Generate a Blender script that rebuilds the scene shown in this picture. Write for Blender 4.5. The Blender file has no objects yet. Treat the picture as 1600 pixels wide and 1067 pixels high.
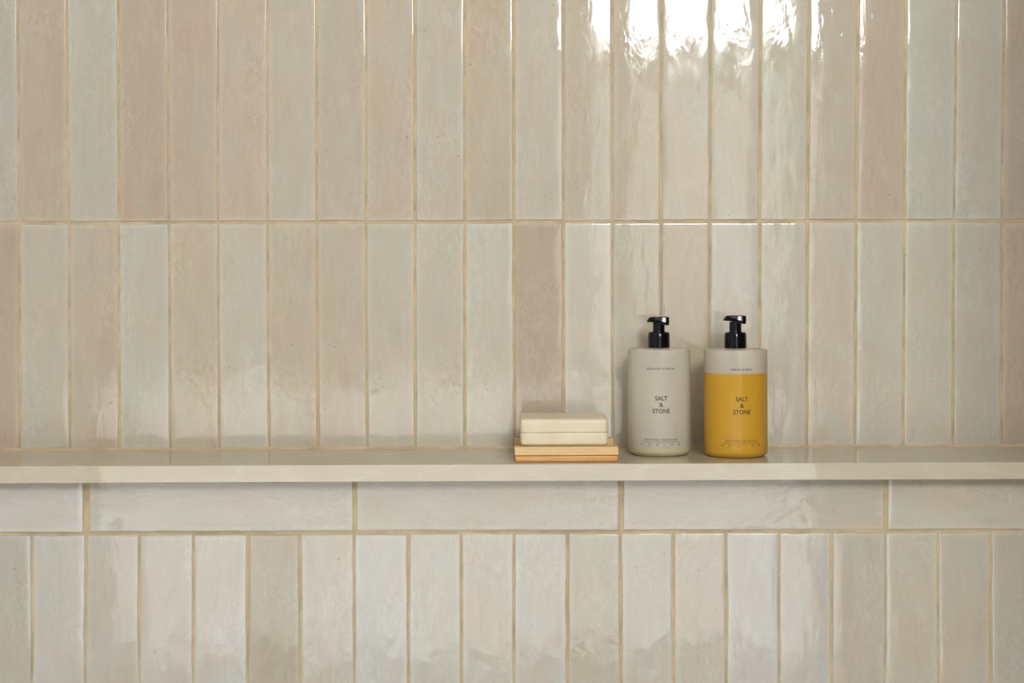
import bpy, bmesh, math, random
from mathutils import Vector, Matrix, noise

# ------------------------------------------------------------------ camera, world, light, exposure
F = 2467.0            # focal length in pixels of the 1600 x 1067 frame
D2 = 1.95             # camera to the upper tiled wall
D1 = 1.812            # camera to the lower tiled wall (it stands proud and carries the ledge)
DS = 1.7861           # camera to the front edge of the ledge
ZC = 1.28             # camera height
YH = 428.0            # image row of the horizon

scene = bpy.context.scene
C = scene.collection
cam_data = bpy.data.cameras.new('camera')
cam = bpy.data.objects.new('camera', cam_data)
C.objects.link(cam)
cam.location = (0, -D2, ZC)
cam.rotation_euler = (math.radians(90), 0, 0)
cam_data.sensor_width = 36
cam_data.lens = F / 1600 * 36
cam_data.shift_y = -(533.5 - YH) / 1600
cam_data.clip_start = 0.05
scene.camera = cam

WIN_SKY = 40.0        # clear upper panes of the high window
WIN_LOW = 2.3         # frosted lower panes
DOOR_LOW = 2.6        # frosted pane of the low window on the left

FILL_PANEL = 4.0        # added glowing panel under the ceiling, fill light from above

world = bpy.data.worlds.new('world')
scene.world = world
world.use_nodes = True
world.node_tree.nodes['Background'].inputs[0].default_value = (0.75, 0.85, 1.0, 1)
world.node_tree.nodes['Background'].inputs[1].default_value = 0.6

scene.view_settings.view_transform = 'Standard'
scene.view_settings.look = 'None'
scene.view_settings.gamma = 1
scene.view_settings.use_curve_mapping = False
scene.view_settings.exposure = -0.03
scene.cycles.use_denoising = True
scene.cycles.max_bounces = 10
scene.cycles.transmission_bounces = 8
scene.cycles.caustics_refractive = True
scene.cycles.sample_clamp_indirect = 6.0

random.seed(4)
U = random.uniform

# ------------------------------------------------------------------ helpers
def px(x, y, d):
    """a measured image point, as a point of the real plane at distance d from the camera"""
    return Vector(((x - 800) * d / F, d - D2, ZC - (y - YH) * d / F))

def lin(c):
    return tuple(((v / 255) / 12.92 if v / 255 <= 0.04045 else ((v / 255 + 0.055) / 1.055) ** 2.4) for v in c)

def link(name, me, mat, parent=None):
    o = bpy.data.objects.new(name, me)
    C.objects.link(o)
    if mat and not me.materials:
        me.materials.append(mat)
    if parent:
        o.parent = parent
    return o

def obj(name, bm, mat, parent=None, smooth=False):
    bmesh.ops.recalc_face_normals(bm, faces=bm.faces)
    me = bpy.data.meshes.new(name)
    bm.to_mesh(me)
    bm.free()
    if smooth:
        for p in me.polygons:
            p.use_smooth = True
    return link(name, me, mat, parent)

def sharp(o, deg=35):
    o.data.set_sharp_from_angle(angle=math.radians(deg))

def thing(name, label, cat, loc=(0, 0, 0), rot=(0, 0, 0), group=None):
    o = bpy.data.objects.new(name, None)
    o.empty_display_size = 0.05
    C.objects.link(o)
    o.location = loc
    o.rotation_euler = rot
    o['label'] = label
    o['category'] = cat
    if group:
        o['group'] = group
    return o

def add_box(bm, lo, hi, bevel=0.0, seg=2):
    vs = []
    r = bmesh.ops.create_cube(bm, size=1)
    vs = r['verts']
    for v in vs:
        v.co = Vector(((lo[0] + hi[0]) / 2 + v.co.x * (hi[0] - lo[0]),
                       (lo[1] + hi[1]) / 2 + v.co.y * (hi[1] - lo[1]),
                       (lo[2] + hi[2]) / 2 + v.co.z * (hi[2] - lo[2])))
    if bevel > 0:
        es = set()
        for v in vs:
            es.update(v.link_edges)
        bmesh.ops.bevel(bm, geom=list(es), offset=bevel, segments=seg, profile=0.5, affect='EDGES')
    return bm

def box(lo, hi, bevel=0.0, seg=2):
    return add_box(bmesh.new(), lo, hi, bevel, seg)

def lathe(profile, n=64, close=False):
    """profile: list of (radius, z); radius 0 closes with a pole"""
    bm = bmesh.new()
    rings = []
    for r, z in profile:
        if r < 1e-6:
            rings.append([bm.verts.new((0, 0, z))])
        else:
            rings.append([bm.verts.new((r * math.cos(2 * math.pi * i / n), r * math.sin(2 * math.pi * i / n), z)) for i in range(n)])
    pairs = list(zip(rings[:-1], rings[1:]))
    if close:
        pairs.append((rings[-1], rings[0]))
    for a, b in pairs:
        for i in range(n):
            j = (i + 1) % n
            if len(a) == 1 and len(b) == 1:
                continue
            if len(a) == 1:
                bm.faces.new((a[0], b[i], b[j]))
            elif len(b) == 1:
                bm.faces.new((a[i], a[j], b[0]))
            else:
                bm.faces.new((a[i], a[j], b[j], b[i]))
    return bm

# ------------------------------------------------------------------ materials
def new_mat(name):
    m = bpy.data.materials.new(name)
    m.use_nodes = True
    nt = m.node_tree
    b = nt.nodes['Principled BSDF']
    return m, nt, b

def N(nt, t, **kw):
    n = nt.nodes.new(t)
    for k, v in kw.items():
        if k.startswith('i_'):
            key = k[2:]
            n.inputs[int(key) if key.isdigit() else key.replace('_', ' ')].default_value = v
        else:
            setattr(n, k, v)
    return n

def ramp(nt, src, p0, p1, c0=(0, 0, 0, 1), c1=(1, 1, 1, 1)):
    r = nt.nodes.new('ShaderNodeValToRGB')
    r.color_ramp.elements[0].position = p0
    r.color_ramp.elements[1].position = p1
    r.color_ramp.elements[0].color = c0
    r.color_ramp.elements[1].color = c1
    nt.links.new(src, r.inputs[0])
    return r.outputs[0]

def mixc(nt, fac, a, b, mode='MIX'):
    m = nt.nodes.new('ShaderNodeMix')
    m.data_type = 'RGBA'
    m.blend_type = mode
    for s, v in ((m.inputs[0], fac), (m.inputs[6], a), (m.inputs[7], b)):
        if isinstance(v, bpy.types.NodeSocket):
            nt.links.new(v, s)
        else:
            s.default_value = v
    return m.outputs[2]

def math_n(nt, op, a, b=None):
    m = nt.nodes.new('ShaderNodeMath')
    m.operation = op
    for s, v in ((m.inputs[0], a), (m.inputs[1], b)):
        if v is None:
            continue
        if isinstance(v, bpy.types.NodeSocket):
            nt.links.new(v, s)
        else:
            s.default_value = v
    return m.outputs[0]

def tile_material(name, vertical=True):
    m, nt, b = new_mat(name)
    L = nt.links.new
    info = N(nt, 'ShaderNodeObjectInfo')
    tc = N(nt, 'ShaderNodeTexCoord')
    off = N(nt, 'ShaderNodeVectorMath', operation='SCALE')
    comb = N(nt, 'ShaderNodeCombineXYZ')
    L(info.outputs['Random'], comb.inputs[0])
    L(info.outputs['Random'], comb.inputs[1])
    L(info.outputs['Random'], comb.inputs[2])
    L(comb.outputs[0], off.inputs[0])
    off.inputs['Scale'].default_value = 37.0
    add = N(nt, 'ShaderNodeVectorMath', operation='ADD')
    L(tc.outputs['Object'], add.inputs[0])
    L(off.outputs[0], add.inputs[1])
    def mapped(sx, sy, sz):
        mp = N(nt, 'ShaderNodeMapping')
        mp.inputs['Scale'].default_value = (sx, sy, sz) if vertical else (sz, sy, sx)
        L(add.outputs[0], mp.inputs['Vector'])
        return mp.outputs[0]
    def nz(vec, scale, detail=4, rough=0.55, dist=0.0):
        n = N(nt, 'ShaderNodeTexNoise')
        n.inputs['Scale'].default_value = scale
        n.inputs['Detail'].default_value = detail
        n.inputs['Roughness'].default_value = rough
        n.inputs['Distortion'].default_value = dist
        L(vec, n.inputs['Vector'])
        return n.outputs[0]
    # broad clouds of the glaze: pinkish where it is thin, grey green where it pools
    cloud = nz(mapped(1.0, 1, 0.5), 20, 5, 0.6, 1.0)
    streak = nz(mapped(2.4, 1, 0.5), 22, 5, 0.62, 1.2)
    fine = nz(mapped(2.2, 1, 1.0), 240, 3, 0.6)
    col = info.outputs['Color']
    pink = mixc(nt, 1.0, col, (1.02, 0.955, 0.91, 1), 'MULTIPLY')
    green = mixc(nt, 1.0, col, (0.985, 1.008, 1.0, 1), 'MULTIPLY')
    c = mixc(nt, ramp(nt, cloud, 0.36, 0.64), green, pink)
    pale = mixc(nt, 1.0, c, (1.07, 1.075, 1.09, 1), 'MULTIPLY')
    c = mixc(nt, ramp(nt, streak, 0.48, 0.86), c, pale)
    deep = mixc(nt, 1.0, c, (0.91, 0.90, 0.88, 1), 'MULTIPLY')
    c = mixc(nt, ramp(nt, streak, 0.16, 0.46, (1, 1, 1, 1), (0, 0, 0, 1)), c, deep)
    c = mixc(nt, ramp(nt, fine, 0.35, 0.7), mixc(nt, 1.0, c, (0.965, 0.965, 0.96, 1), 'MULTIPLY'), c)
    # fine milky wisps in the glaze, thick in some places and absent in others
    wisp = nz(mapped(1.7, 1, 0.8), 62, 6, 0.66, 2.2)
    where = ramp(nt, nz(mapped(1.0, 1, 0.6), 17, 3, 0.5), 0.40, 0.66)
    milky = mixc(nt, 1.0, c, (1.12, 1.135, 1.16, 1), 'MULTIPLY')
    c = mixc(nt, math_n(nt, 'MULTIPLY', ramp(nt, wisp, 0.47, 0.66), where), c, milky)
    dark_wisp = math_n(nt, 'MULTIPLY', ramp(nt, wisp, 0.30, 0.45, (1, 1, 1, 1), (0, 0, 0, 1)), where)
    c = mixc(nt, dark_wisp, c, mixc(nt, 1.0, c, (0.93, 0.92, 0.90, 1), 'MULTIPLY'))
    # paler rim where the glaze has run off the edge
    sep = N(nt, 'ShaderNodeSeparateXYZ')
    L(tc.outputs['UV'], sep.inputs[0])
    wob = math_n(nt, 'MULTIPLY', math_n(nt, 'SUBTRACT', nz(mapped(1, 1, 1), 60, 3), 0.5), 0.006)
    def rim(o):
        return math_n(nt, 'ADD', o, wob)
    d = math_n(nt, 'MINIMUM', rim(sep.outputs[0]), rim(sep.outputs[1]))
    edge = ramp(nt, math_n(nt, 'MULTIPLY', d, 100.0), 0.12, 0.75, (1, 1, 1, 1), (0, 0, 0, 1))
    c = mixc(nt, math_n(nt, 'MULTIPLY', edge, 0.8), c, mixc(nt, 1.0, c, (1.10, 1.11, 1.13, 1), 'MULTIPLY'))
    # pinholes and iron specks
    v = N(nt, 'ShaderNodeTexVoronoi')
    v.inputs['Scale'].default_value = 95
    L(mapped(1, 0, 1), v.inputs['Vector'])
    sepc = N(nt, 'ShaderNodeSeparateColor')
    L(v.outputs['Color'], sepc.inputs[0])
    size = math_n(nt, 'MULTIPLY', math_n(nt, 'SUBTRACT', sepc.outputs[0], 0.50), 0.17)
    speck = math_n(nt, 'LESS_THAN', v.outputs['Distance'], size)
    c = mixc(nt, math_n(nt, 'MULTIPLY', speck, math_n(nt, 'MULTIPLY', sepc.outputs[1], 0.75)), c, (0.17, 0.12, 0.075, 1))
    L(c, b.inputs['Base Color'])
    rr = nz(mapped(1.4, 1, 0.6), 30, 3)
    rmap = N(nt, 'ShaderNodeMapRange')
    L(rr, rmap.inputs[0])
    rmap.inputs[1].default_value = 0.35
    rmap.inputs[2].default_value = 0.7
    rmap.inputs[3].default_value = 0.02
    rmap.inputs[4].default_value = 0.13
    L(rmap.outputs[0], b.inputs['Roughness'])
    b.inputs['IOR'].default_value = 1.5
    # glaze ripples
    h1 = nz(mapped(1.5, 1, 0.55), 34, 3, 0.5, 0.3)
    h2 = nz(mapped(1, 1, 1), 170, 2)
    h3 = nz(mapped(1.1, 1, 0.7), 78, 2, 0.5, 0.6)
    rip = info.outputs['Alpha']          # how wrinkled the glaze of this tile is
    h3 = math_n(nt, 'MULTIPLY', math_n(nt, 'MULTIPLY', h3, 0.42), rip)
    h2 = math_n(nt, 'MULTIPLY', math_n(nt, 'MULTIPLY', math_n(nt, 'MULTIPLY', h2, where), 0.22), rip)
    hh = math_n(nt, 'ADD', math_n(nt, 'ADD', h1, h3), h2)
    hh = math_n(nt, 'SUBTRACT', hh, math_n(nt, 'MULTIPLY', speck, 0.15))
    bump = N(nt, 'ShaderNodeBump')
    bump.inputs['Strength'].default_value = 1.0
    bump.inputs['Distance'].default_value = 0.00045
    L(hh, bump.inputs['Height'])
    L(bump.outputs[0], b.inputs['Normal'])
    return m

def simple(name, rgb, rough=0.5, noise_amt=0.0, nscale=40, bump=0.0, bscale=300, ior=1.45):
    m, nt, b = new_mat(name)
    tc = N(nt, 'ShaderNodeTexCoord')
    n = N(nt, 'ShaderNodeTexNoise')
    n.inputs['Scale'].default_value = nscale
    n.inputs['Detail'].default_value = 5
    nt.links.new(tc.outputs['Object'], n.inputs['Vector'])
    a = tuple(min(1, v * (1 - noise_amt)) for v in rgb) + (1,)
    c = tuple(min(1, v * (1 + noise_amt)) for v in rgb) + (1,)
    nt.links.new(ramp(nt, n.outputs[0], 0.3, 0.7, a, c), b.inputs['Base Color'])
    b.inputs['Roughness'].default_value = rough
    b.inputs['IOR'].default_value = ior
    if bump > 0:
        n2 = N(nt, 'ShaderNodeTexNoise')
        n2.inputs['Scale'].default_value = bscale
        n2.inputs['Detail'].default_value = 4
        nt.links.new(tc.outputs['Object'], n2.inputs['Vector'])
        bp = N(nt, 'ShaderNodeBump')
        bp.inputs['Distance'].default_value = bump
        nt.links.new(n2.outputs[0], bp.inputs['Height'])
        nt.links.new(bp.outputs[0], b.inputs['Normal'])
    return m

def emissive(name, rgb, strength):
    m, nt, b = new_mat(name)
    b.inputs['Base Color'].default_value = (0.8, 0.8, 0.8, 1)
    b.inputs['Roughness'].default_value = 0.3
    b.inputs['Emission Color'].default_value = (*rgb, 1)
    b.inputs['Emission Strength'].default_value = strength
    return m

def ledge_material():
    m, nt, b = new_mat('honed_stone')
    L = nt.links.new
    tc = N(nt, 'ShaderNodeTexCoord')
    mp = N(nt, 'ShaderNodeMapping')
    mp.inputs['Scale'].default_value = (1.0, 2.2, 6.0)
    L(tc.outputs['Object'], mp.inputs['Vector'])
    n = N(nt, 'ShaderNodeTexNoise')
    n.inputs['Scale'].default_value = 9
    n.inputs['Detail'].default_value = 7
    n.inputs['Roughness'].default_value = 0.62
    n.inputs['Distortion'].default_value = 1.6
    L(mp.outputs[0], n.inputs['Vector'])
    w = N(nt, 'ShaderNodeTexWave')
    w.inputs['Scale'].default_value = 3.2
    w.inputs['Distortion'].default_value = 14
    w.inputs['Detail'].default_value = 4
    w.inputs['Detail Scale'].default_value = 1.6
    L(mp.outputs[0], w.inputs['Vector'])
    c = ramp(nt, n.outputs[0], 0.3, 0.72, (*lin((190, 178, 155)), 1), (*lin((196, 184, 161)), 1))
    c = mixc(nt, math_n(nt, 'MULTIPLY', ramp(nt, w.outputs[0], 0.86, 1.0), 0.2), c, (*lin((211, 202, 183)), 1))
    L(c, b.inputs['Base Color'])
    b.inputs['Roughness'].default_value = 0.03
    b.inputs['IOR'].default_value = 1.5
    n2 = N(nt, 'ShaderNodeTexNoise')
    n2.inputs['Scale'].default_value = 30
    L(tc.outputs['Object'], n2.inputs['Vector'])
    bp = N(nt, 'ShaderNodeBump')
    bp.inputs['Distance'].default_value = 0.000015
    L(n2.outputs[0], bp.inputs['Height'])
    L(bp.outputs[0], b.inputs['Normal'])
    return m

def wood_material(name, c0, c1, c2):
    m, nt, b = new_mat(name)
    L = nt.links.new
    tc = N(nt, 'ShaderNodeTexCoord')
    mp = N(nt, 'ShaderNodeMapping')
    mp.inputs['Scale'].default_value = (6, 60, 110)
    L(tc.outputs['Object'], mp.inputs['Vector'])
    n = N(nt, 'ShaderNodeTexNoise')
    n.inputs['Scale'].default_value = 4
    n.inputs['Detail'].default_value = 6
    n.inputs['Distortion'].default_value = 0.8
    L(mp.outputs[0], n.inputs['Vector'])
    c = ramp(nt, n.outputs[0], 0.32, 0.7, (*lin(c0), 1), (*lin(c1), 1))
    n3 = N(nt, 'ShaderNodeTexNoise')
    n3.inputs['Scale'].default_value = 30
    L(tc.outputs['Object'], n3.inputs['Vector'])
    c = mixc(nt, ramp(nt, n3.outputs[0], 0.45, 0.75), c, (*lin(c2), 1))
    L(c, b.inputs['Base Color'])
    b.inputs['Roughness'].default_value = 0.45
    bp = N(nt, 'ShaderNodeBump')
    bp.inputs['Distance'].default_value = 0.00015
    L(n.outputs[0], bp.inputs['Height'])
    L(bp.outputs[0], b.inputs['Normal'])
    return m

def soap_material():
    m, nt, b = new_mat('soap')
    L = nt.links.new
    tc = N(nt, 'ShaderNodeTexCoord')
    n = N(nt, 'ShaderNodeTexNoise')
    n.inputs['Scale'].default_value = 45
    n.inputs['Detail'].default_value = 5
    L(tc.outputs['Object'], n.inputs['Vector'])
    c = ramp(nt, n.outputs[0], 0.3, 0.7, (*lin((212, 197, 164)), 1), (*lin((221, 208, 179)), 1))
    v = N(nt, 'ShaderNodeTexVoronoi')
    v.inputs['Scale'].default_value = 110
    vm = N(nt, 'ShaderNodeMapping')
    vm.inputs['Scale'].default_value = (1, 0.25, 1)
    L(tc.outputs['Object'], vm.inputs['Vector'])
    L(vm.outputs[0], v.inputs['Vector'])
    sc_ = N(nt, 'ShaderNodeSeparateColor')
    L(v.outputs['Color'], sc_.inputs[0])
    speck = math_n(nt, 'LESS_THAN', v.outputs['Distance'], math_n(nt, 'MULTIPLY', math_n(nt, 'SUBTRACT', sc_.outputs[0], 0.86), 1.0))
    c = mixc(nt, math_n(nt, 'MULTIPLY', speck, 0.55), c, (*lin((165, 130, 95)), 1))
    L(c, b.inputs['Base Color'])
    b.inputs['Roughness'].default_value = 0.42
    b.inputs['Subsurface Weight'].default_value = 0.0
    b.inputs['Subsurface Radius'].default_value = (0.006, 0.004, 0.002)
    b.inputs['Subsurface Scale'].default_value = 0.5
    bp = N(nt, 'ShaderNodeBump')
    bp.inputs['Distance'].default_value = 0.0004
    L(n.outputs[0], bp.inputs['Height'])
    L(bp.outputs[0], b.inputs['Normal'])
    return m

def frosted(name, rgb, level=None, gel=None):
    """frosted translucent plastic: blurs what stands behind it; below the gel level the wetted wall takes the colour of the gel"""
    m, nt, b = new_mat(name)
    L = nt.links.new
    out = nt.nodes['Material Output']
    nt.nodes.remove(b)
    tc = N(nt, 'ShaderNodeTexCoord')
    n = N(nt, 'ShaderNodeTexNoise')
    n.inputs['Scale'].default_value = 60
    L(tc.outputs['Object'], n.inputs['Vector'])
    def mix(f, a_, b_):
        x = N(nt, 'ShaderNodeMixShader')
        if isinstance(f, bpy.types.NodeSocket):
            L(f, x.inputs[0])
        else:
            x.inputs[0].default_value = f
        L(a_, x.inputs[1])
        L(b_, x.inputs[2])
        return x.outputs[0]
    def scatter(c, blur, dif):
        a = tuple(v * 0.97 for v in c) + (1,)
        col = ramp(nt, n.outputs[0], 0.3, 0.7, a, (*c, 1))
        d = N(nt, 'ShaderNodeBsdfDiffuse'); L(col, d.inputs[0])
        t = N(nt, 'ShaderNodeBsdfTranslucent'); L(col, t.inputs[0])
        r = N(nt, 'ShaderNodeBsdfRefraction')
        r.inputs['Roughness'].default_value = 0.38
        r.inputs['IOR'].default_value = 1.06
        L(col, r.inputs[0])
        return mix(blur, mix(dif, t.outputs[0], d.outputs[0]), r.outputs[0])
    sh = scatter(rgb, 0.52, 0.74)
    if level is not None:
        wet = scatter(*gel)
        sep = N(nt, 'ShaderNodeSeparateXYZ')
        L(tc.outputs['Object'], sep.inputs[0])
        mr = N(nt, 'ShaderNodeMapRange')
        L(sep.outputs[2], mr.inputs[0])
        mr.inputs[1].default_value = level - 0.0006
        mr.inputs[2].default_value = level + 0.0003
        sh = mix(mr.outputs[0], wet, sh)
    g = N(nt, 'ShaderNodeBsdfGlossy')
    g.inputs['Roughness'].default_value = 0.24
    fr = N(nt, 'ShaderNodeFresnel')
    fr.inputs['IOR'].default_value = 1.4
    L(mix(math_n(nt, 'MULTIPLY', fr.outputs[0], 0.8), sh, g.outputs[0]), out.inputs[0])
    return m

def gel_material(name, rgb):
    m, nt, b = new_mat(name)
    tc = N(nt, 'ShaderNodeTexCoord')
    n = N(nt, 'ShaderNodeTexNoise')
    n.inputs['Scale'].default_value = 30
    nt.links.new(tc.outputs['Object'], n.inputs['Vector'])
    nt.links.new(ramp(nt, n.outputs[0], 0.3, 0.7, (*[v * 0.95 for v in rgb], 1), (*rgb, 1)), b.inputs['Base Color'])
    b.inputs['Transmission Weight'].default_value = 0.35
    b.inputs['Roughness'].default_value = 0.25
    b.inputs['IOR'].default_value = 1.36
    return m

M = {}
M['tile'] = tile_material('zellige_glaze')
M['tile_flat'] = tile_material('zellige_glaze_horizontal', vertical=False)
M['grout'] = simple('sand_grout', lin((189, 169, 134)), 0.9, 0.2, 34, 0.0004, 900)
M['ledge'] = ledge_material()
M['paint'] = simple('white_paint', (0.66, 0.66, 0.655), 0.8, 0.02, 3)
M['ceiling'] = simple('bright_ceiling_paint', (0.88, 0.88, 0.87), 0.8, 0.01, 3)
M['wood_wall'] = simple('brown_paint', (0.20, 0.15, 0.11), 0.6, 0.1, 6)
M['floor'] = simple('floor_stone', (0.42, 0.42, 0.42), 0.5, 0.06, 5)
M['frame'] = simple('white_frame', (0.7, 0.68, 0.64), 0.4, 0.02)
M['sky_pane'] = emissive('daylit_clear_glass', (0.98, 0.99, 1.0), WIN_SKY)
M['low_pane'] = emissive('daylit_frosted_glass', (0.98, 0.99, 1.0), WIN_LOW)
M['door_pane'] = emissive('daylit_frosted_glass_cool', (0.97, 0.98, 0.98), DOOR_LOW)
M['fill_panel'] = emissive('fill_panel_glow', (0.97, 0.98, 1.0), FILL_PANEL)  # glow of the added fill panel
M['black'] = simple('black_gloss_plastic', (0.002, 0.002, 0.0022), 0.13, 0.1, 80, ior=1.38)
M['ink'] = simple('black_ink', (0.012, 0.011, 0.010), 0.5, 0.1)
M['ink_brown'] = simple('dark_ink', (0.03, 0.016, 0.006), 0.5, 0.1)
M['soap'] = soap_material()
M['wood_pale'] = wood_material('pale_cedar', (206, 172, 116), (222, 190, 138), (214, 176, 118))
M['wood_orange'] = wood_material('orange_cedar', (198, 140, 74), (217, 170, 104), (204, 147, 80))
M['bottle_full'] = frosted('frosted_plastic_amber_gel', (1.0, 0.95, 0.83), 0.0984, ((0.90, 0.55, 0.055), 0.25, 0.66))
M['bottle_empty'] = frosted('frosted_plastic_pale_gel', (1.0, 0.95, 0.83), 0.0100, ((0.96, 0.88, 0.58), 0.35, 0.7))
M['amber'] = gel_material('amber_gel', (0.80, 0.40, 0.02))
M['residue'] = gel_material('pale_gel', (0.86, 0.78, 0.45))
M['water'], _nt, _b = new_mat('water')
_b.inputs['Base Color'].default_value = (0.97, 0.98, 0.98, 1)
_b.inputs['Transmission Weight'].default_value = 0.35
_b.inputs['Roughness'].default_value = 0.02
_b.inputs['IOR'].default_value = 1.33
M['tube'] = simple('translucent_grey_tube', (0.45, 0.44, 0.41), 0.4, 0.05)

# ------------------------------------------------------------------ the room around
XL, XR, YB, ZT = -1.36, 1.45, -3.35, 2.95
XP = 0.656           # face of the partition that closes the tiled wall on the right

def struct(name, bm, mat, parent=None):
    o = obj(name, bm, mat, parent)
    if parent is None:
        o['kind'] = 'structure'
    return o

struct('floor', box((XL - .1, YB - .1, -0.08), (XR + .1, 0.1, 0.0)), M['floor'])
struct('wall_left', box((XL - .1, YB, 0.0), (XL, 0.0, ZT)), M['paint'])
struct('wall_right', box((XR, YB, 0.0), (XR + .1, 0.0, ZT)), M['paint'])
struct('wall_partition', box((XP, -1.20, 0.0), (XP + 0.09, -0.0, ZT)), M['wood_wall'])
struct('wall_back_right', box((XP + 0.09, -0.02, 0.0), (XR, 0.06, ZT)), M['paint'])

# high window and low frosted window in the wall behind the camera
W1 = (0.33, 0.98, ZC - 0.28, ZC + 0.66, ZC + 0.78, ZC + 1.60)
W2 = (-1.34, 1.00, 0.04, 0.95)
def wall_with_holes(x0, x1, z0, z1, y0, y1, holes):
    xs = sorted({x0, x1, *[h[0] for h in holes], *[h[1] for h in holes]})
    zs = sorted({z0, z1, *[h[2] for h in holes], *[h[3] for h in holes]})
    bm = bmesh.new()
    for a, b_ in zip(xs[:-1], xs[1:]):
        for c, d in zip(zs[:-1], zs[1:]):
            mx, mz = (a + b_) / 2, (c + d) / 2
            if any(h[0] < mx < h[1] and h[2] < mz < h[3] for h in holes):
                continue
            add_box(bm, (a, y0, c), (b_, y1, d))
    return bm
struct('wall_rear', wall_with_holes(XL - .1, XR + .1, 0.0, ZT, YB - .1, YB,
       [(W1[0], W1[1], W1[2], W1[5]), W2]), M['paint'])

def window(name, x0, x1, z0, z1, rails, panes):
    fb = bmesh.new()
    y0, y1, t = YB - 0.075, YB - 0.03, 0.035
    add_box(fb, (x0, y0, z0), (x0 + t, y1, z1))
    add_box(fb, (x1 - t, y0, z0), (x1, y1, z1))
    add_box(fb, (x0 + t, y0, z0), (x1 - t, y1, z0 + t))
    add_box(fb, (x0 + t, y0, z1 - t), (x1 - t, y1, z1))
    for a, b_ in rails:
        add_box(fb, (x0 + t, y0, a), (x1 - t, y1, b_))
    w = struct(name, fb, M['frame'])
    for a, b_, mt in panes:
        obj('pane', box((x0 + t, YB - 0.058, a), (x1 - t, YB - 0.050, b_)), mt, w)
    return w
window('window_1', W1[0], W1[1], W1[2], W1[5], [(W1[3], W1[4])],
       [(W1[2] + .035, W1[3], M['low_pane']), (W1[4], W1[5] - .035, M['sky_pane'])])
window('window_2', W2[0], W2[1], W2[2], W2[3], [], [(W2[2] + .035, W2[3] - .035, M['door_pane'])])

struct('ceiling', box((XL - .1, YB - .1, ZT), (XR + .1, 0.1, ZT + .1)), M['ceiling'])
struct('ceiling_fill_panel', box((-0.45, -1.90, ZT - 0.012), (0.20, -1.30, ZT - 0.002)), M['fill_panel'])  # added glowing panel to brighten ledge and soap tops, no opening behind it

# ------------------------------------------------------------------ tiled walls
def tile_mesh(quad, seed, warp=1.0):
    """quad: bottom-left, bottom-right, top-left, top-right as (x, z). A handmade tile: wavy outline, rolled edges, uneven face"""
    (ax, az), (bx_, bz), (cx, cz), (dx, dz) = quad
    ox, oz = (ax + bx_ + cx + dx) / 4, (az + bz + cz + dz) / 4
    w = (bx_ - ax + dx - cx) / 2
    h = (cz - az + dz - bz) / 2
    def steps(length, big):
        e = [0, 0.0002, 0.0005, 0.0011, 0.0024, 0.0046, 0.008]
        n = max(2, int(round((length - 0.016) / big)))
        mid = [0.008 + (length - 0.016) * i / n for i in range(1, n)]
        return e + mid + [length - v for v in reversed(e)]
    us, vs = steps(w, 0.007), steps(h, 0.007)
    nv = lambda x, y, z: noise.noise(Vector((x, y, z)))
    s = seed * 7.31
    tiltx, tiltz = U(-0.009, 0.009) * warp, U(-0.0036, 0.0036) * warp
    lift = U(-0.00025, 0.0004)
    bow = U(-0.0001, 0.00035)
    rows = []
    verts = []
    uv = []
    for j, v in enumerate(vs):
        row = []
        for i, u in enumerate(us):
            fu, fv = u / w, v / h
            x = (ax + (bx_ - ax) * fu) * (1 - fv) + (cx + (dx - cx) * fu) * fv - ox
            z = (az + (cz - az) * fv) * (1 - fu) + (bz + (dz - bz) * fv) * fu - oz
            # wavy outline
            ex = 1 - min(u, w - u) / (w / 2)
            ez = 1 - min(v, h - v) / (h / 2)
            side = 1 if fu > .5 else -1
            up = 1 if fv > .5 else -1
            x += side * ex ** 3 * (0.0007 * nv(s + side, v * 28, 0.3) + 0.0004 * nv(s, v * 130, side))
            z += up * ez ** 8 * (0.0007 * nv(s + 4 * up, u * 40, 1.3) + 0.0004 * nv(s + up, u * 160, 2.1))
            e = min(u, w - u, v, h - v)
            r = 0.0010
            roll = 0.0 if e >= r else (r - math.sqrt(max(0, r * r - (r - e) ** 2))) * 0.85
            soft = math.exp(-e / 0.0045) * 0.00034
            y = roll + soft - lift + tiltx * x + tiltz * z
            y += 0.00022 * warp * nv(x * 30 + s, z * 14, s) + 0.00007 * warp * nv(x * 80, z * 34 + s, s + 5)
            y += bow * (2 * fu - 1) ** 2
            row.append(len(verts))
            verts.append((x, y, z))
            uv.append((min(u, w - u), min(v, h - v)))
        rows.append(row)
    faces = []
    for j in range(len(vs) - 1):
        for i in range(len(us) - 1):
            faces.append((rows[j][i], rows[j][i + 1], rows[j + 1][i + 1], rows[j + 1][i]))
    # sides down into the mortar
    loop = rows[0][:] + [r[-1] for r in rows[1:]] + rows[-1][-2::-1] + [r[0] for r in rows[-2:0:-1]]
    base = len(verts)
    for k in loop:
        verts.append((verts[k][0], 0.004, verts[k][2]))
        uv.append((0, 0))
    n = len(loop)
    for k in range(n):
        l = (k + 1) % n
        faces.append((loop[l], loop[k], base + k, base + l))
    me = bpy.data.meshes.new('tile')
    me.from_pydata(verts, [], faces)
    lay = me.uv_layers.new(name='rim')
    for lp in me.loops:
        lay.data[lp.index].uv = uv[lp.vertex_index]
    for p in me.polygons:
        p.use_smooth = True
    return me, (ox, oz)

count = [0]
def tile(quad, plane_y, rgb, parent, mat=None, warp=1.0, wrinkle=0.5):
    count[0] += 1
    me, (ox, oz) = tile_mesh(quad, count[0], warp)
    o = link('tile', me, mat or M['tile'], parent)
    o.location = (ox, plane_y, oz)
    o.color = (*rgb, wrinkle)
    return o

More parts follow.
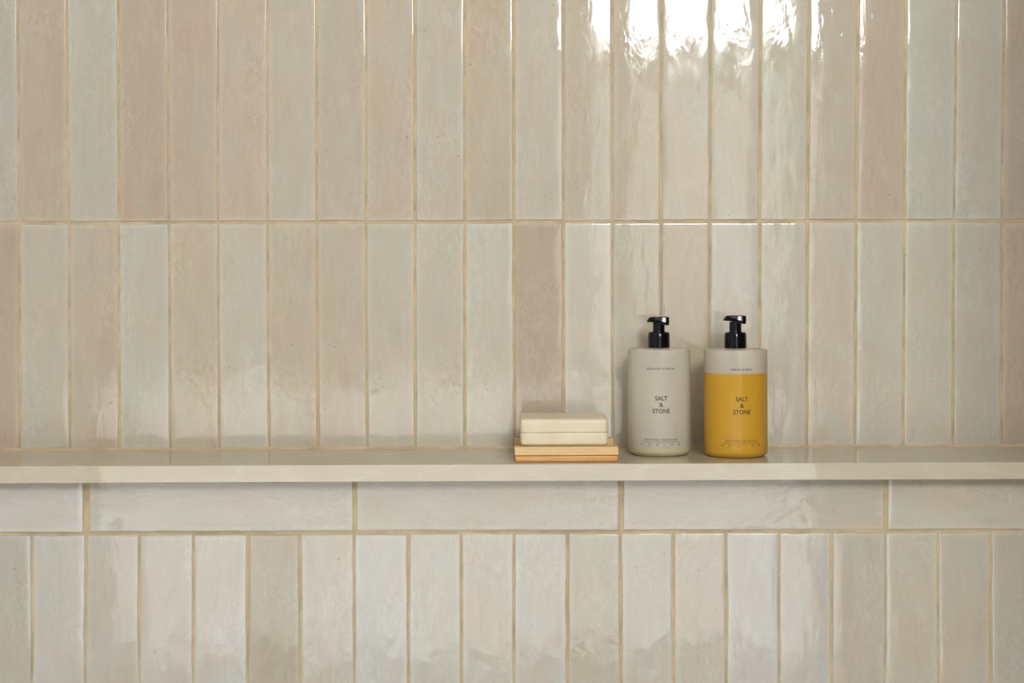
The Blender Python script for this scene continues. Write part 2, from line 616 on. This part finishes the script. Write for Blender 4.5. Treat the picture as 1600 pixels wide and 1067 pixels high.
GAIN = 1.0
def shade(rgb, g=1.0):
    c = lin(rgb)
    grey = 0.25 * c[0] + 0.6 * c[1] + 0.15 * c[2]
    return tuple(min(0.9, (v + (grey - v) * 0.11) * GAIN * g) for v in c)

# joints measured on the photograph: image columns near the top, at the cross joint and at the ledge
G_TOP = [27, 104, 184.5, 261, 340.5, 418, 495, 572, 648.5, 726, 802.5, 880, 957, 1034, 1111, 1188, 1264.5, 1341, 1416.5, 1495, 1570]
G_MID = [30, 107.5, 185.5, 264, 340.5, 418, 495, 572, 648.5, 726, 803, 880.5, 957, 1033, 1109.5, 1187, 1261.5, 1337.5, 1414, 1490.5, 1566]
G_BOT = [31, 109, 187, 266, 343, 420, 497.5, 574, 649, 726, 804, 880.5, 957.5, 1033, 1109, 1186, 1260, 1336, 1411, 1489, 1565]
R1 = [(178,172,156),(180,165,143),(181,176,159),(180,163,140),(183,167,146),(187,172,152),(186,176,157),(184,173,153),(187,174,154),(188,178,159),(186,172,148),
      (190,181,162),(187,175,153),(188,175,152),(189,179,158),(190,182,162),(189,183,162),(187,176,155),(186,170,148),(186,182,165),(186,181,164),(180,165,147)]
R2 = [(177,160,137),(184,176,157),(184,170,149),(187,181,164),(186,174,152),(190,182,163),(186,174,152),(187,175,154),(188,180,160),(189,182,163),(193,187,170),
      (180,163,140),(198,191,175),(190,181,160),(185,173,150),(193,185,168),(192,184,166),(193,184,166),(190,184,166),(190,184,166),(186,179,162),(184,166,146)]
EXTRA = [(184,172,151),(188,180,162),(181,166,144),(190,182,164),(186,175,154),(183,170,148)]
NL = 11               # columns that go on beyond the left edge of the picture

def extend(g, pitch, nl, nr):
    return [g[0] - pitch * k for k in range(nl, 0, -1)] + g + [g[-1] + pitch * k for k in range(1, nr + 1)]
gt, gm, gb = (extend(g, 76.85, NL, 1) for g in (G_TOP, G_MID, G_BOT))
def colour_row(row):
    return [random.choice(EXTRA) for _ in range(NL - 1)] + row

s2 = D2 / F
wall_upper = struct('wall_upper', box((XL, 0.0018, 0.0), (XP, 0.10, ZT)), M['grout'])
def hx(c): return (c - 800) * s2
def hz(r): return ZC - (r - YH) * s2
JX = 1.4e-3          # half a joint
def cross(x): return 348.5 - 3.6 * x / 1600
def ledge_top(x): return 701.2 - 5.2 * x / 1600
TH = 0.2975
for i in range(len(gt) - 1):
    def col(k, row):
        # image column of joint k at an image row
        if row <= 347:
            t = (row - 15) / 332
            return gt[k] + (gm[k] - gt[k]) * t
        t = (row - 347) / 343
        return gm[k] + (gb[k] - gm[k]) * t
    j0, j1 = JX * U(.8, 1.15), JX * U(.8, 1.15)
    yb = [cross(gm[i]), cross(gm[i + 1])]
    # lower tiles of the upper wall
    c2 = colour_row(R2)[i]
    jz = U(1.6e-3, 2.1e-3)
    q = ((hx(col(i, 692)) + j0, hz(ledge_top(gb[i]))), (hx(col(i + 1, 692)) - j1, hz(ledge_top(gb[i + 1]))),
         (hx(col(i, 350)) + j0, hz(yb[0]) - jz), (hx(col(i + 1, 350)) - j1, hz(yb[1]) - jz))
    tile(q, 0.0, shade(c2), wall_upper, wrinkle=U(0.8, 1.2) if gm[i] < 700 else U(0.3, 0.6))
    # tiles above the cross joint
    c1 = colour_row(R1)[i]
    jz = U(1.6e-3, 2.1e-3)
    ztop = hz(yb[0]) + jz + TH
    q = ((hx(col(i, 345)) + j0, hz(yb[0]) + jz), (hx(col(i + 1, 345)) - j1, hz(yb[1]) + jz),
         (hx(col(i, -33)) + j0, ztop), (hx(col(i + 1, -33)) - j1, ztop))
    tile(q, 0.0, shade(c1), wall_upper, wrinkle=U(0.1, 0.4))
    # the next row, above the picture
    q = ((hx(col(i, -33)) + j0, ztop + 0.0036), (hx(col(i + 1, -33)) - j1, ztop + 0.0036),
         (hx(col(i, -33)) + j0, ztop + 0.0036 + TH), (hx(col(i + 1, -33)) - j1, ztop + 0.0036 + TH))
    tile(q, 0.0, shade(random.choice(EXTRA)), wall_upper)

# sandy bead of grout in the corner between the tiles and the ledge
SLOPE = 0.0042        # the ledge is not quite level
def ledge_z(x, d=DS):
    return ZC - (725.4 - YH) * DS / F + SLOPE * x
bm = bmesh.new()
prev = None
nseg = 90
for k in range(nseg + 1):
    x = XL + (XP - XL) * k / nseg
    z = ledge_z(x) - 0.0005
    wv = 0.0004 * noise.noise(Vector((x * 30, 0, 0)))
    ring = [bm.verts.new((x, y, zz)) for y, zz in ((0.003, z), (-0.0016 - wv, z), (-0.0014 - wv, z + 0.0010), (-0.0006, z + 0.0030 + wv), (0.003, z + 0.0038 + 2 * wv))]
    if prev:
        for a in range(5):
            b_ = (a + 1) % 5
            bm.faces.new((prev[a], prev[b_], ring[b_], ring[a]))
    prev = ring
obj('grout_bead', bm, M['grout'], wall_upper)

# lower wall, proud of the upper one
s1 = D1 / F
Y1 = D1 - D2
def lx(c): return (c - 800) * s1
def lz(r): return ZC - (r - YH) * s1
def zl(x): return ledge_z(x) - 0.0194
bm = box((XL, Y1 + 0.0018, 0.0), (XP, 0.0, 1.0))
for v in bm.verts:
    if v.co.z > 0.5:
        v.co.z = zl(v.co.x)
wall_lower = struct('wall_lower', bm, M['grout'])
HJ = [(130, 140), (551, 557), (967, 974), (1380.5, 1388)]
HP = 416.6
HJ = [(130 - HP * k, 138 - HP * k) for k in (2, 1)] + HJ
HC = [(204,197,184), (206,199,186), (208,201,190), (197,190,174), (196,188,170), (199,191,174), (203,195,176)]
edges = [(XL + 0.002)] + [v for j in HJ for v in (lx(j[0]), lx(j[1]))] + [XP - 0.002]
def hbot(xw): return lz(831.6 - 5.0 * (xw / s1 + 800) / 1600)
for k in range(len(edges) // 2):
    a, b_ = edges[2 * k], edges[2 * k + 1]
    q = ((a, hbot(a)), (b_, hbot(b_)), (a, zl(a) - 0.0006), (b_, zl(b_) - 0.0006))
    tile(q, Y1, shade(HC[k], 0.89), wall_lower, M['tile_flat'], 0.8)

L_TOP = [50, 134.5, 218, 302, 387, 468.5, 553, 638, 720.5, 803, 887, 969.5, 1052.5, 1134.5, 1217, 1300, 1384, 1465.5, 1549]
L_BOT = [50, 132, 216.2, 302, 386.5, 471, 554.5, 638, 720.5, 803, 887, 971, 1053, 1136, 1217.5, 1300.2, 1384, 1468, 1549]
LC = [(192,184,167),(203,197,183),(199,191,175),(203,195,180),(204,200,188),(189,177,155),(203,196,180),(206,203,192),(204,199,184),(203,197,180),(203,198,184),
      (198,190,170),(204,198,182),(205,197,180),(207,204,195),(204,199,186),(199,190,172),(203,195,176),(200,190,170),(198,190,171)]
NLL = 9
lt, lb = extend(L_TOP, 83.28, NLL, 1), extend(L_BOT, 83.28, NLL, 1)
lc = [random.choice([(196,189,174),(203,197,180),(189,177,155),(204,199,186)]) for _ in range(NLL - 1)] + LC
def ltop(c): return lz(836.8 - 4.6 * c / 1600)
for i in range(len(lt) - 1):
    x0, x1 = lx(lt[i]), lx(lt[i + 1])
    if x0 < XL:
        continue
    if x1 > XP:
        x1 = XP
    j0, j1 = JX * U(.75, 1.1), JX * U(.75, 1.1)
    zb = lz(1240)
    q = ((lx(lb[i]) + j0, zb), (min(lx(lb[i + 1]), XP) - j1, zb), (x0 + j0, ltop(lt[i]) + U(-.0006, .0006)), (x1 - j1, ltop(lt[i + 1]) + U(-.0006, .0006)))
    tile(q, Y1, shade(lc[i], 0.86), wall_lower)
    q = ((lx(lb[i]) + j0, zb - TH), (min(lx(lb[i + 1]), XP) - j1, zb - TH), (lx(lb[i]) + j0, zb - 0.0036), (min(lx(lb[i + 1]), XP) - j1, zb - 0.0036))
    tile(q, Y1, shade(random.choice(LC)), wall_lower)

# ------------------------------------------------------------------ the ledge
ANG = -math.atan(SLOPE)
ledge = thing('stone_ledge', 'long pale polished stone ledge running across the tiled wall', 'shelf',
              (0, -(D2 - DS), ledge_z(0)), (0, ANG, 0))
slab = obj('slab', box((XL + .004, 0.0, -0.0192), (XP - .004, D2 - DS - 0.0002, 0.0), 0.0005, 2), M['ledge'], ledge)
bm = bmesh.new()
bmesh.ops.create_uvsphere(bm, u_segments=16, v_segments=10, radius=1)
for v in bm.verts:
    v.co = Vector((v.co.x * 0.0026 + (155 - 800) * DS / F, v.co.y * 0.0016 + 0.0022, v.co.z * 0.0013 - 0.0196))
obj('grout_drip', bm, M['grout'], ledge, True)

def on_ledge(x, d):
    return Vector((x, d - D2, ledge_z(x)))

# ------------------------------------------------------------------ soap dish and soap
DF, DR = 1.8045, 1.9105        # front and rear of the dish
xa, xb = (804.3 - 800) * DF / F, (966.3 - 800) * DF / F
dish = thing('soap_dish', 'two-tone cedar soap dish of two rails under the soap bar', 'soap dish',
             on_ledge((xa + xb) / 2, DF), (0, ANG, 0))
hw = (xb - xa) / 2
HT, HM = 0.0174, 0.0074        # height of the rails, height of the orange lower strip
RD = 0.017
ln = DR - DF
for y0 in (0.0, ln - RD):
    r = obj('rail', box((-hw, y0, HM + 0.0004), (hw, y0 + RD, HT), 0.0006, 2), M['wood_pale'], dish)
    # lower strip with bow-shaped ends
    b2 = box((-hw + 0.0003, y0 + 0.0004, 0.0), (hw - 0.0004, y0 + RD - 0.0004, HM), 0.0019, 4)
    r = obj('foot_rail', b2, M['wood_orange'], dish)
for fx in (-0.55, 0.0, 0.55):
    c = obj('cross_bar', box((fx * hw - 0.007, RD - 0.003, 0.0022), (fx * hw + 0.007, ln - RD + 0.003, HT - 0.0036), 0.0008, 2), M['wood_pale'], dish)

def soap_mesh(wx, dy, hz_):
    """pressed bar: two halves with a fine parting groove, softly rounded and slightly tapering to top and bottom"""
    bm = bmesh.new()
    prof = []      # (inset, z)
    r = 0.0042
    for k in range(6):
        a = math.pi / 2 * k / 5
        prof.append((r * (1 - math.sin(a)) * 0.9 + 0.0011 * (1 - math.sin(a)), r * (1 - math.cos(a))))
    zs = hz_ * 0.49
    prof += [(0.0, r + 0.001), (0.0, zs - 0.0020), (0.0, zs - 0.0010), (0.00025, zs - 0.0004), (0.00085, zs), (0.0001, zs + 0.0005), (-0.0004, zs + 0.0010), (-0.0004, zs + 0.0020), (-0.0005, hz_ - r - 0.001), (-0.0005, hz_ - r)]
    for k in range(1, 7):
        a = math.pi / 2 * k / 6
        prof.append((r * (1 - math.cos(a)) - 0.0005, hz_ - r + r * math.sin(a)))
    prof += [(0.010, hz_ + 0.0002), (0.022, hz_ + 0.0003)]
    def outline(inset):
        pts = []
        a, b_ = wx / 2 - inset, dy / 2 - inset
        rc = max(0.0006, 0.0055 - inset * 0.3)
        for cx, cy, a0 in ((a - rc, b_ - rc, 0), (-a + rc, b_ - rc, 90), (-a + rc, -b_ + rc, 180), (a - rc, -b_ + rc, 270)):
            for k in range(7):
                t = math.radians(a0 + 90 * k / 6)
                pts.append((cx + rc * math.cos(t), cy + rc * math.sin(t)))
        return pts
    rings = []
    for ins, z in prof:
        rings.append([bm.verts.new((x + 0.0003 * noise.noise(Vector((x * 60, y * 60, z * 60))), y, z + 0.00035 * noise.noise(Vector((x * 45, y * 45, 3))))) for x, y in outline(ins)])
    for a, b_ in zip(rings[:-1], rings[1:]):
        n = len(a)
        for i in range(n):
            bm.faces.new((a[i], a[(i + 1) % n], b_[(i + 1) % n], b_[i]))
    bm.faces.new(rings[0][::-1])
    bm.faces.new(rings[-1])
    return bm
SF = 1.8130
sxa, sxb = (813.2 - 800) * SF / F, (950.6 - 800) * SF / F
soap = obj('soap_bar', soap_mesh(sxb - sxa, 0.083, 0.0312), M['soap'], None, True)
sharp(soap, 25)
soap.location = on_ledge((sxa + sxb) / 2, SF + 0.0415) + Vector((0, 0, HT))
soap.rotation_euler = (0, ANG, 0)
soap['label'] = 'cream soap bar with a parting line resting on the cedar dish'
soap['category'] = 'soap'

# ------------------------------------------------------------------ pump bottles
BR, BH = 0.0372, 0.1256
def arc(cx, cz, r, a0, a1, n):
    return [(cx + r * math.cos(math.radians(a0 + (a1 - a0) * k / n)), cz + r * math.sin(math.radians(a0 + (a1 - a0) * k / n))) for k in range(n + 1)]

def bottle_shell():
    out = [(0.0, 0.0012), (0.020, 0.0010), (0.0295, 0.0)]
    out += arc(BR - 0.0068, 0.0068, 0.0068, -84, 0, 9)
    out += arc(BR - 0.0013, BH - 0.0013, 0.0013, 0, 90, 5)
    out += [(0.0135, BH + 0.0002), (0.0115, BH + 0.0012), (0.0105, BH + 0.0012)]
    out.append((0.0, BH + 0.0012))
    return lathe(out, 96)

def liquid(level):
    t = 0.0017 - 0.00025
    zb = 0.0028
    prof = [(0.0, zb)]
    prof += arc(BR - t - 0.006, zb + 0.006, 0.006, -90, 0, 6)
    if level < 0.012:
        prof = [(0.0, zb), (BR - t - 0.0062, zb), (BR - t - 0.003, zb + 0.0012), (BR - t - 0.0008, zb + 0.0035)]
    prof += [(BR - t, level), (BR - t - 0.002, level - 0.0004), (0.0, level - 0.0004)]
    return lathe(prof, 96)

def text_mesh(body, width, cap, z_base, phi0, rad):
    """lettering bent round the bottle; width and cap height in metres"""
    cu = bpy.data.curves.new('lettering', 'FONT')
    cu.body = body
    cu.size = 1
    cu.offset = 0.012 if cap > 0.003 else 0.0
    cu.resolution_u = 4
    cu.align_x = 'LEFT'
    to = bpy.data.objects.new('lettering_source', cu)
    C.objects.link(to)
    dg = bpy.context.evaluated_depsgraph_get()
    me = bpy.data.meshes.new_from_object(to.evaluated_get(dg))
    bpy.data.objects.remove(to)
    bpy.data.curves.remove(cu)
    xs = [v.co.x for v in me.vertices]
    ys = [v.co.y for v in me.vertices]
    x0, x1, y1 = min(xs), max(xs), max(ys)
    y0 = max(0.0, min(ys)) if body != '/' else min(ys)
    bm = bmesh.new()
    bm.from_mesh(me)
    bpy.data.meshes.remove(me)
    for v in bm.verts:
        u = ((v.co.x - x0) / (x1 - x0) - 0.5) * width
        z = (v.co.y - y0) / (y1 - y0) * cap
        ph = phi0 + u / rad
        v.co = Vector((rad * math.sin(ph), -rad * math.cos(ph), z_base + z))
    return bm

def strip_mesh(width, thick, z, phi0, rad):
    bm = bmesh.new()
    n = 24
    lo, hi = [], []
    for k in range(n + 1):
        ph = phi0 + (k / n - 0.5) * width / rad
        lo.append(bm.verts.new((rad * math.sin(ph), -rad * math.cos(ph), z)))
        hi.append(bm.verts.new((rad * math.sin(ph), -rad * math.cos(ph), z + thick)))
    for k in range(n):
        bm.faces.new((lo[k], lo[k + 1], hi[k + 1], hi[k]))
    return bm

def pump_head():
    """actuator with a beak-like nozzle; long axis along -x"""
    secs = [(-0.0143, -0.0050, -0.0058, 0.0026), (-0.0138, -0.0042, -0.0060, 0.0034), (-0.0118, -0.0016, -0.0062, 0.0044), (-0.0104, -0.0002, -0.0063, 0.0052),
            (-0.0070, 0.0001, -0.0066, 0.0066), (-0.0030, 0.0001, -0.0076, 0.0082), (0.002, 0.0001, -0.0090, 0.0093),
            (0.007, 0.0, -0.0097, 0.0097), (0.0105, -0.0001, -0.0099, 0.0095), (0.0111, -0.0005, -0.0097, 0.0092)]
    bm = bmesh.new()
    rings = []
    for x, zt, zb, w in secs:
        h = zt - zb
        k = min(1.0, max(0.0, (x + 0.010) / 0.014))      # the side scoop opens towards the back
        half = [(w * (0.80 - 0.02 * k), zt), (w * (0.88 + 0.005 * k), zt - h * 0.08), (w, zt - h * (0.22 + 0.44 * k)), (w * (0.95 - 0.13 * k), zt - h * (0.36 + 0.40 * k)), (w * 0.78, zb)]
        pts = [(-y, z) for y, z in half[::-1]] + half
        rings.append([bm.verts.new((x, y, z)) for y, z in pts])
    for a, b_ in zip(rings[:-1], rings[1:]):
        n = len(a)
        for i in range(n):
            bm.faces.new((a[i], a[(i + 1) % n], b_[(i + 1) % n], b_[i]))
    bm.faces.new(rings[0])
    bm.faces.new(rings[-1][::-1])
    return bm

def pump_bottle(label, d_front, cx_px, level, shell_mat, liquid_mat, scent, text_deg, ink, base_px, drops=(), press=0.0):
    d = d_front + 0.0215
    x = (cx_px - 800) * d / F
    b = thing('pump_bottle', label, 'bottle', on_ledge(x, d), (0, ANG, 0), 'frosted pump bottles on the ledge')
    body = obj('body', bottle_shell(), shell_mat, b, True)
    sharp(body, 50)
    lq = obj('liquid', liquid(level), liquid_mat, b, True)
    sharp(lq, 50)
    ph = math.radians(text_deg)
    rad = BR + 0.00012
    k = d / F                                     # metres per pixel at the bottle
    def zrow(r):                                  # height above the base of an image row on the front of the bottle
        return (ZC - (r - YH) * (d - BR) / F) - b.location.z
    dy = base_px - 712.0
    for word, wpx, cpx, row in ((scent[0], scent[1], 2.9, 577.8), ('SALT', 18.9, 6.5, 625.6), ('&', 6.0, 6.2, 635.6), ('STONE', 27.0, 6.6, 645.6),
                                ('BODY WASH / GEL DOUCHE', 51.5, 2.7, 688.6)):
        o = obj('lettering', text_mesh(word, wpx * k, cpx * k, zrow(row + dy * (row - 428) / 284), ph, rad), ink, body)
        o['label'] = 'small black printed line' if cpx < 4 else 'black printed brand lettering'
    obj('printed_rule', strip_mesh(61.5 * k, 0.00035, zrow(691.2 + dy), ph, rad), ink, body)
    for word, off, wpx in (('15.2', -29, 5.2), ('FL', -18, 3.6), ('OZ', -6, 4.2), ('/', 6, 1.4), ('450', 16.5, 5.0), ('ML', 27.5, 4.0)):
        obj('lettering', text_mesh(word, wpx * k, 2.5 * k, zrow(696.0 + dy), ph + math.asin(off * k / BR), rad), ink, body)
    # pump
    hc = BH + 0.0010
    col_ = obj('pump_collar', lathe([(0.0, hc), (0.0126, hc), (0.0131, hc + 0.0006), (0.0130, hc + 0.011), (0.0128, hc + 0.0166), (0.0121, hc + 0.0184), (0.0114, hc + 0.0188),
                                    (0.0080, hc + 0.0191), (0.0078, hc + 0.0199), (0.0, hc + 0.0199)], 64), M['black'], b, True)
    sharp(col_, 40)
    stem = obj('pump_stem', lathe([(0.0, hc + 0.017), (0.0071, hc + 0.017), (0.0071, hc + 0.0310), (0.0, hc + 0.0310)], 48), M['black'], b, True)
    sharp(stem, 40)
    head = obj('pump_head', pump_head(), M['black'], b, True)
    head.location = (0, 0, hc + 0.0386 - press)
    head.rotation_euler = (0, 0, math.radians(3))
    sharp(head, 28)
    for dx, row, r in drops:
        ph_d = math.asin(dx * k / BR)
        bm = bmesh.new()
        bmesh.ops.create_icosphere(bm, subdivisions=2, radius=r)
        for v in bm.verts:
            v.co.y *= 0.45
            v.co.z *= 1.15
        o = obj('water_droplet', bm, M['water'], body, True)
        o.location = (BR * math.sin(ph_d), -BR * math.cos(ph_d), zrow(row))
        o.rotation_euler = (0, 0, ph_d)
    # dip tube, leaning a little
    tb = lathe([(0.0, 0.0062), (0.0032, 0.0062), (0.0032, BH - 0.001), (0.0, BH - 0.001)], 24)
    tube = obj('dip_tube', tb, M['tube'], b, True)
    tube.rotation_euler = (0, math.radians(-1.5), 0)
    tube.location = (0.0015, 0, 0)
    sharp(tube, 40)
    return b

pump_bottle('nearly empty frosted pump bottle with pale dregs standing next to the soap', 1.8634, 1030.2, 0.0100, M['bottle_empty'], M['residue'],
            ('BERGAMOT & HINOKI', 44), -1.4, M['ink'], 712.0,
            ((-3, 552.2, .0009), (0.5, 551.8, .0007), (18.5, 553.2, .0013), (21.5, 552.4, .0009), (13.5, 552.3, .0006)), 0.0018)
pump_bottle('frosted pump bottle mostly full of amber yellow gel', 1.8440, 1149.8, 0.0984, M['bottle_full'], M['amber'],
            ('NEROLI & BASIL', 34), 3.3, M['ink_brown'], 714.0)
